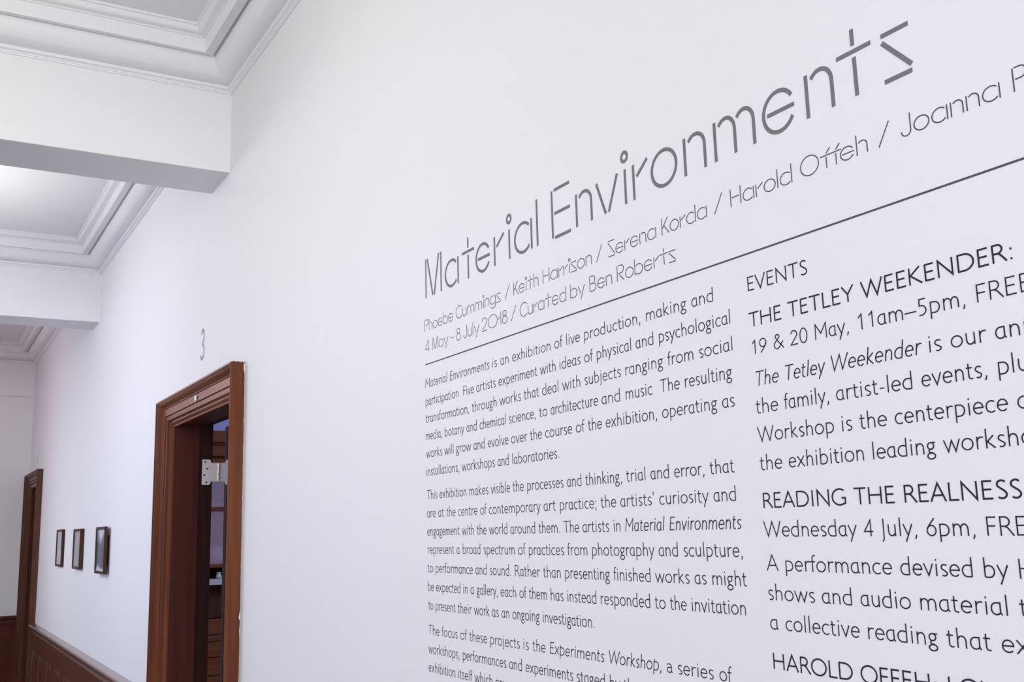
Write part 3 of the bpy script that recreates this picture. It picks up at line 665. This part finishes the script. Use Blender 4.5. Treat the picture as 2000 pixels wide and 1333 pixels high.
para('paragraph_lettering', 'middle paragraph of the left column, seven lines, one ending in italic words', [
    (L, W('This exhibition makes visible the processes and thinking, trial and error, that'), -2.099, .0676, -1.097, .0684, {1: -2.0343, 2: -1.8955, 3: -1.8038, 4: -1.7178, 5: -1.6628, 6: -1.5275, 7: -1.4698, 8: -1.3526, 9: -1.2882, 10: -1.2298, 11: -1.1496}),
    (L, W("are at the centre of contemporary art practice; the artists' curiosity and"), -2.099, .0277, -1.098, .0291, {1: -2.0426, 2: -2.0027, 3: -1.9479, 4: -1.8501, 5: -1.8133, 6: -1.6071, 7: -1.5521, 8: -1.427, 9: -1.3708, 10: -1.2695, 11: -1.1445}),
    (L, W('engagement with the world around them. The artists in') + [I('Material'), I('Environments')], -2.099, -.0119, -1.092, -.0099, {1: -1.9326, 2: -1.8668, 3: -1.8151, 4: -1.7299, 5: -1.6273, 6: -1.5433, 7: -1.4835, 8: -1.392, 9: -1.3611, 10: -1.248}),
    (L, W('represent a broad spectrum of practices from photography and sculpture,'), -2.097, -.0509, -1.092, -.0483, {1: -1.9575, 2: -1.9296, 3: -1.839, 4: -1.7034, 5: -1.6637, 6: -1.5341, 7: -1.4573, 8: -1.2777, 9: -1.2177}),
    (L, W('to performance and sound. Rather than presenting finished works as might'), -2.100, -.0910, -1.087, -.0874, {1: -2.0586, 2: -1.8755, 3: -1.8147, 4: -1.7171, 5: -1.6165, 6: -1.5433, 7: -1.3998, 8: -1.2896, 9: -1.1966, 10: -1.1577}),
    (L, W('be expected in a gallery, each of them has instead responded to the invitation'), -2.098, -.1309, -1.093, -.1263, {1: -2.0578, 2: -1.93, 3: -1.8985, 4: -1.872, 5: -1.7741, 6: -1.7025, 7: -1.6684, 8: -1.5927, 9: -1.5382, 10: -1.4375, 11: -1.294, 12: -1.2573, 13: -1.2062}),
    (L, W('to present their work as an ongoing investigation.'), -2.098, -.1706, -1.460, -.1676, {1: -2.0611, 2: -1.9574, 3: -1.8851, 4: -1.8103, 5: -1.7722, 6: -1.7306, 7: -1.6215})], 'paragraphs in the left column of text')
para('paragraph_lettering', 'lowest paragraph of the left column, cut off by the bottom of the photo', [
    (L, W('The focus of these projects is the') + [I('Exqeriments'), I('Workshoq,'), '@', 'series', 'of'], -2.100, -.2232, -1.129, -.2185, {1: -2.0339, 2: -1.9474, 3: -1.9077, 4: -1.8194, 5: -1.6928, 6: -1.6615, 7: -1.602, 8: -1.4241, 9: -1.2725, 10: -1.2461, 11: -1.155}),
    (L, W('workshops, performances and experiments staged by the'), -2.100, -.2626, -1.395, -.2590, {1: -1.9381, 2: -1.7479, 3: -1.6877, 4: -1.5179, 5: -1.4214, 6: -1.3845, 'clip': 1}),
    (L, W('exhibition itself which any'), -2.100, -.3011, -1.775, -.2995, {1: -1.9595, 2: -1.8886, 3: -1.8028, 'clip': 1})], 'paragraphs in the left column of text')
m = MB(); write(['EVENTS'], G, EM, .062, {(0, 0): -1.046, (0, 1): -.934}, .3180, .3172, lambda gi, g: m)
tag(obj('heading_lettering', m, M['text'], loc=(XR, 1.046, H0 + .318)), 'single capital-letter word heading the right text column, just under the rule', 'lettering')
EV = 'event listings in the right column of text'
para('event_lettering', 'top event listing in the right column, capitals heading and five lines about a weekend', [
    ('heading', W('THE TETLEY WEEKENDER:'), -1.049, .2665, -.646, .2676, {1: -0.9746, 2: -0.8506}),
    (L, ['19', '&', '20', 'May,', '11am~5pm,', 'FREE'], -1.046, .2276, -.621, .2297, {1: -1.0038, 2: -0.973, 3: -0.9296, 4: -0.859, 5: -0.6931, 'clip': 1}),
    (L, [I('The'), I('Tetley'), I('Weekender')] + W('is our annual'), -1.046, .1831, -.573, .1856, {1: -0.99, 2: -0.9097, 3: -0.76, 4: -0.7315, 5: -0.6761, 'clip': 1}),
    (L, W('the family, artist-led events, plus'), -1.047, .1452, -.606, .1475, {1: -0.9937, 2: -0.9029, 3: -0.775, 4: -0.6771, 'clip': 1}),
    (L, W('Workshop is the centerpiece of'), -1.047, .1065, -.634, .1082, {1: -0.8975, 2: -0.8704, 3: -0.8169, 4: -0.6597, 'clip': 1}),
    (L, W('the exhibition leading workshops'), -1.047, .0678, -.606, .0710, {1: -0.9924, 2: -0.8537, 3: -0.7547, 'clip': 1})], EV)
para('event_lettering', 'middle event listing in the right column, capitals heading and a Wednesday date', [
    ('heading', W('READING THE REALNESS'), -1.045, .0170, -.666, .0160, {1: -0.8891, 2: -0.814}),
    (L, ['Wednesday', '4', 'July,', '6pm,', 'FREE'], -1.048, -.0207, -.637, -.0224, {1: -0.8775, 2: -0.8514, 3: -0.7879, 4: -0.7113, 'clip': 1}),
    (L, W('A performance devised by Harold'), -1.047, -.0653, -.590, -.0663, {1: -1.012, 2: -0.829, 3: -0.7202, 4: -0.6792, 'clip': 1}),
    (L, W('shows and audio material that'), -1.047, -.1035, -.640, -.1045, {1: -0.9532, 2: -0.8918, 3: -0.8059, 4: -0.6845, 'clip': 1}),
    (L, W('a collective reading that explores'), -1.048, -.1415, -.606, -.1420, {1: -1.0196, 2: -0.8845, 3: -0.7765, 4: -0.7088, 'clip': 1})], EV)
para('event_lettering', 'lowest event listing in the right column, only its capitals heading showing at the bottom edge', [
    ('heading', W('HAROLD OFFEH: LOV'), -1.047, -.1919, -.690, -.1945, {1: -0.9014, 2: -0.7792, 'clip': 1})], EV)

# --- door numbers
def door_number(pts, lab, w, z, y):
    m = MB(); stroke(m, pts, w, .0006, 0)
    tag(obj('door_number', m, M['number'], loc=(XR, y, z)), lab, 'number')
cy, zb, h, wd = 4.213, H0 + .7085, .132, .064
def bowl(cx_, cz, rx, rz, a0, a1):
    return [(-cy + (cx_ + rx * math.cos(math.radians(a0 + (a1 - a0) * k / 16))) * wd, zb + (cz + rz * math.sin(math.radians(a0 + (a1 - a0) * k / 16))) * h) for k in range(17)]
m = MB()
stroke(m, bowl(0, .755, .36, .20, 158, -80), .0145, .0006, 0)
stroke(m, [(-cy - .10 * wd, zb + .53 * h), (-cy + .06 * wd, zb + .53 * h)], .0125, .00062, 0)
stroke(m, bowl(-.02, .27, .44, .22, 84, -155), .0145, .00064, 0)
tag(obj('door_number', m, M['number'], loc=(XR, cy, zb)), 'pale grey numeral 3 on the wall above the nearer doorway', 'number')
pts = [(-10.342 + .03 * math.cos(math.radians(a)), H0 + .795 + .025 * math.sin(math.radians(a))) for a in range(160, -41, -20)] + [(-10.372, H0 + .722), (-10.312, H0 + .722)]
door_number(pts, 'tiny grey numeral on the wall above the far doorway', .009, H0 + .72, 10.342)
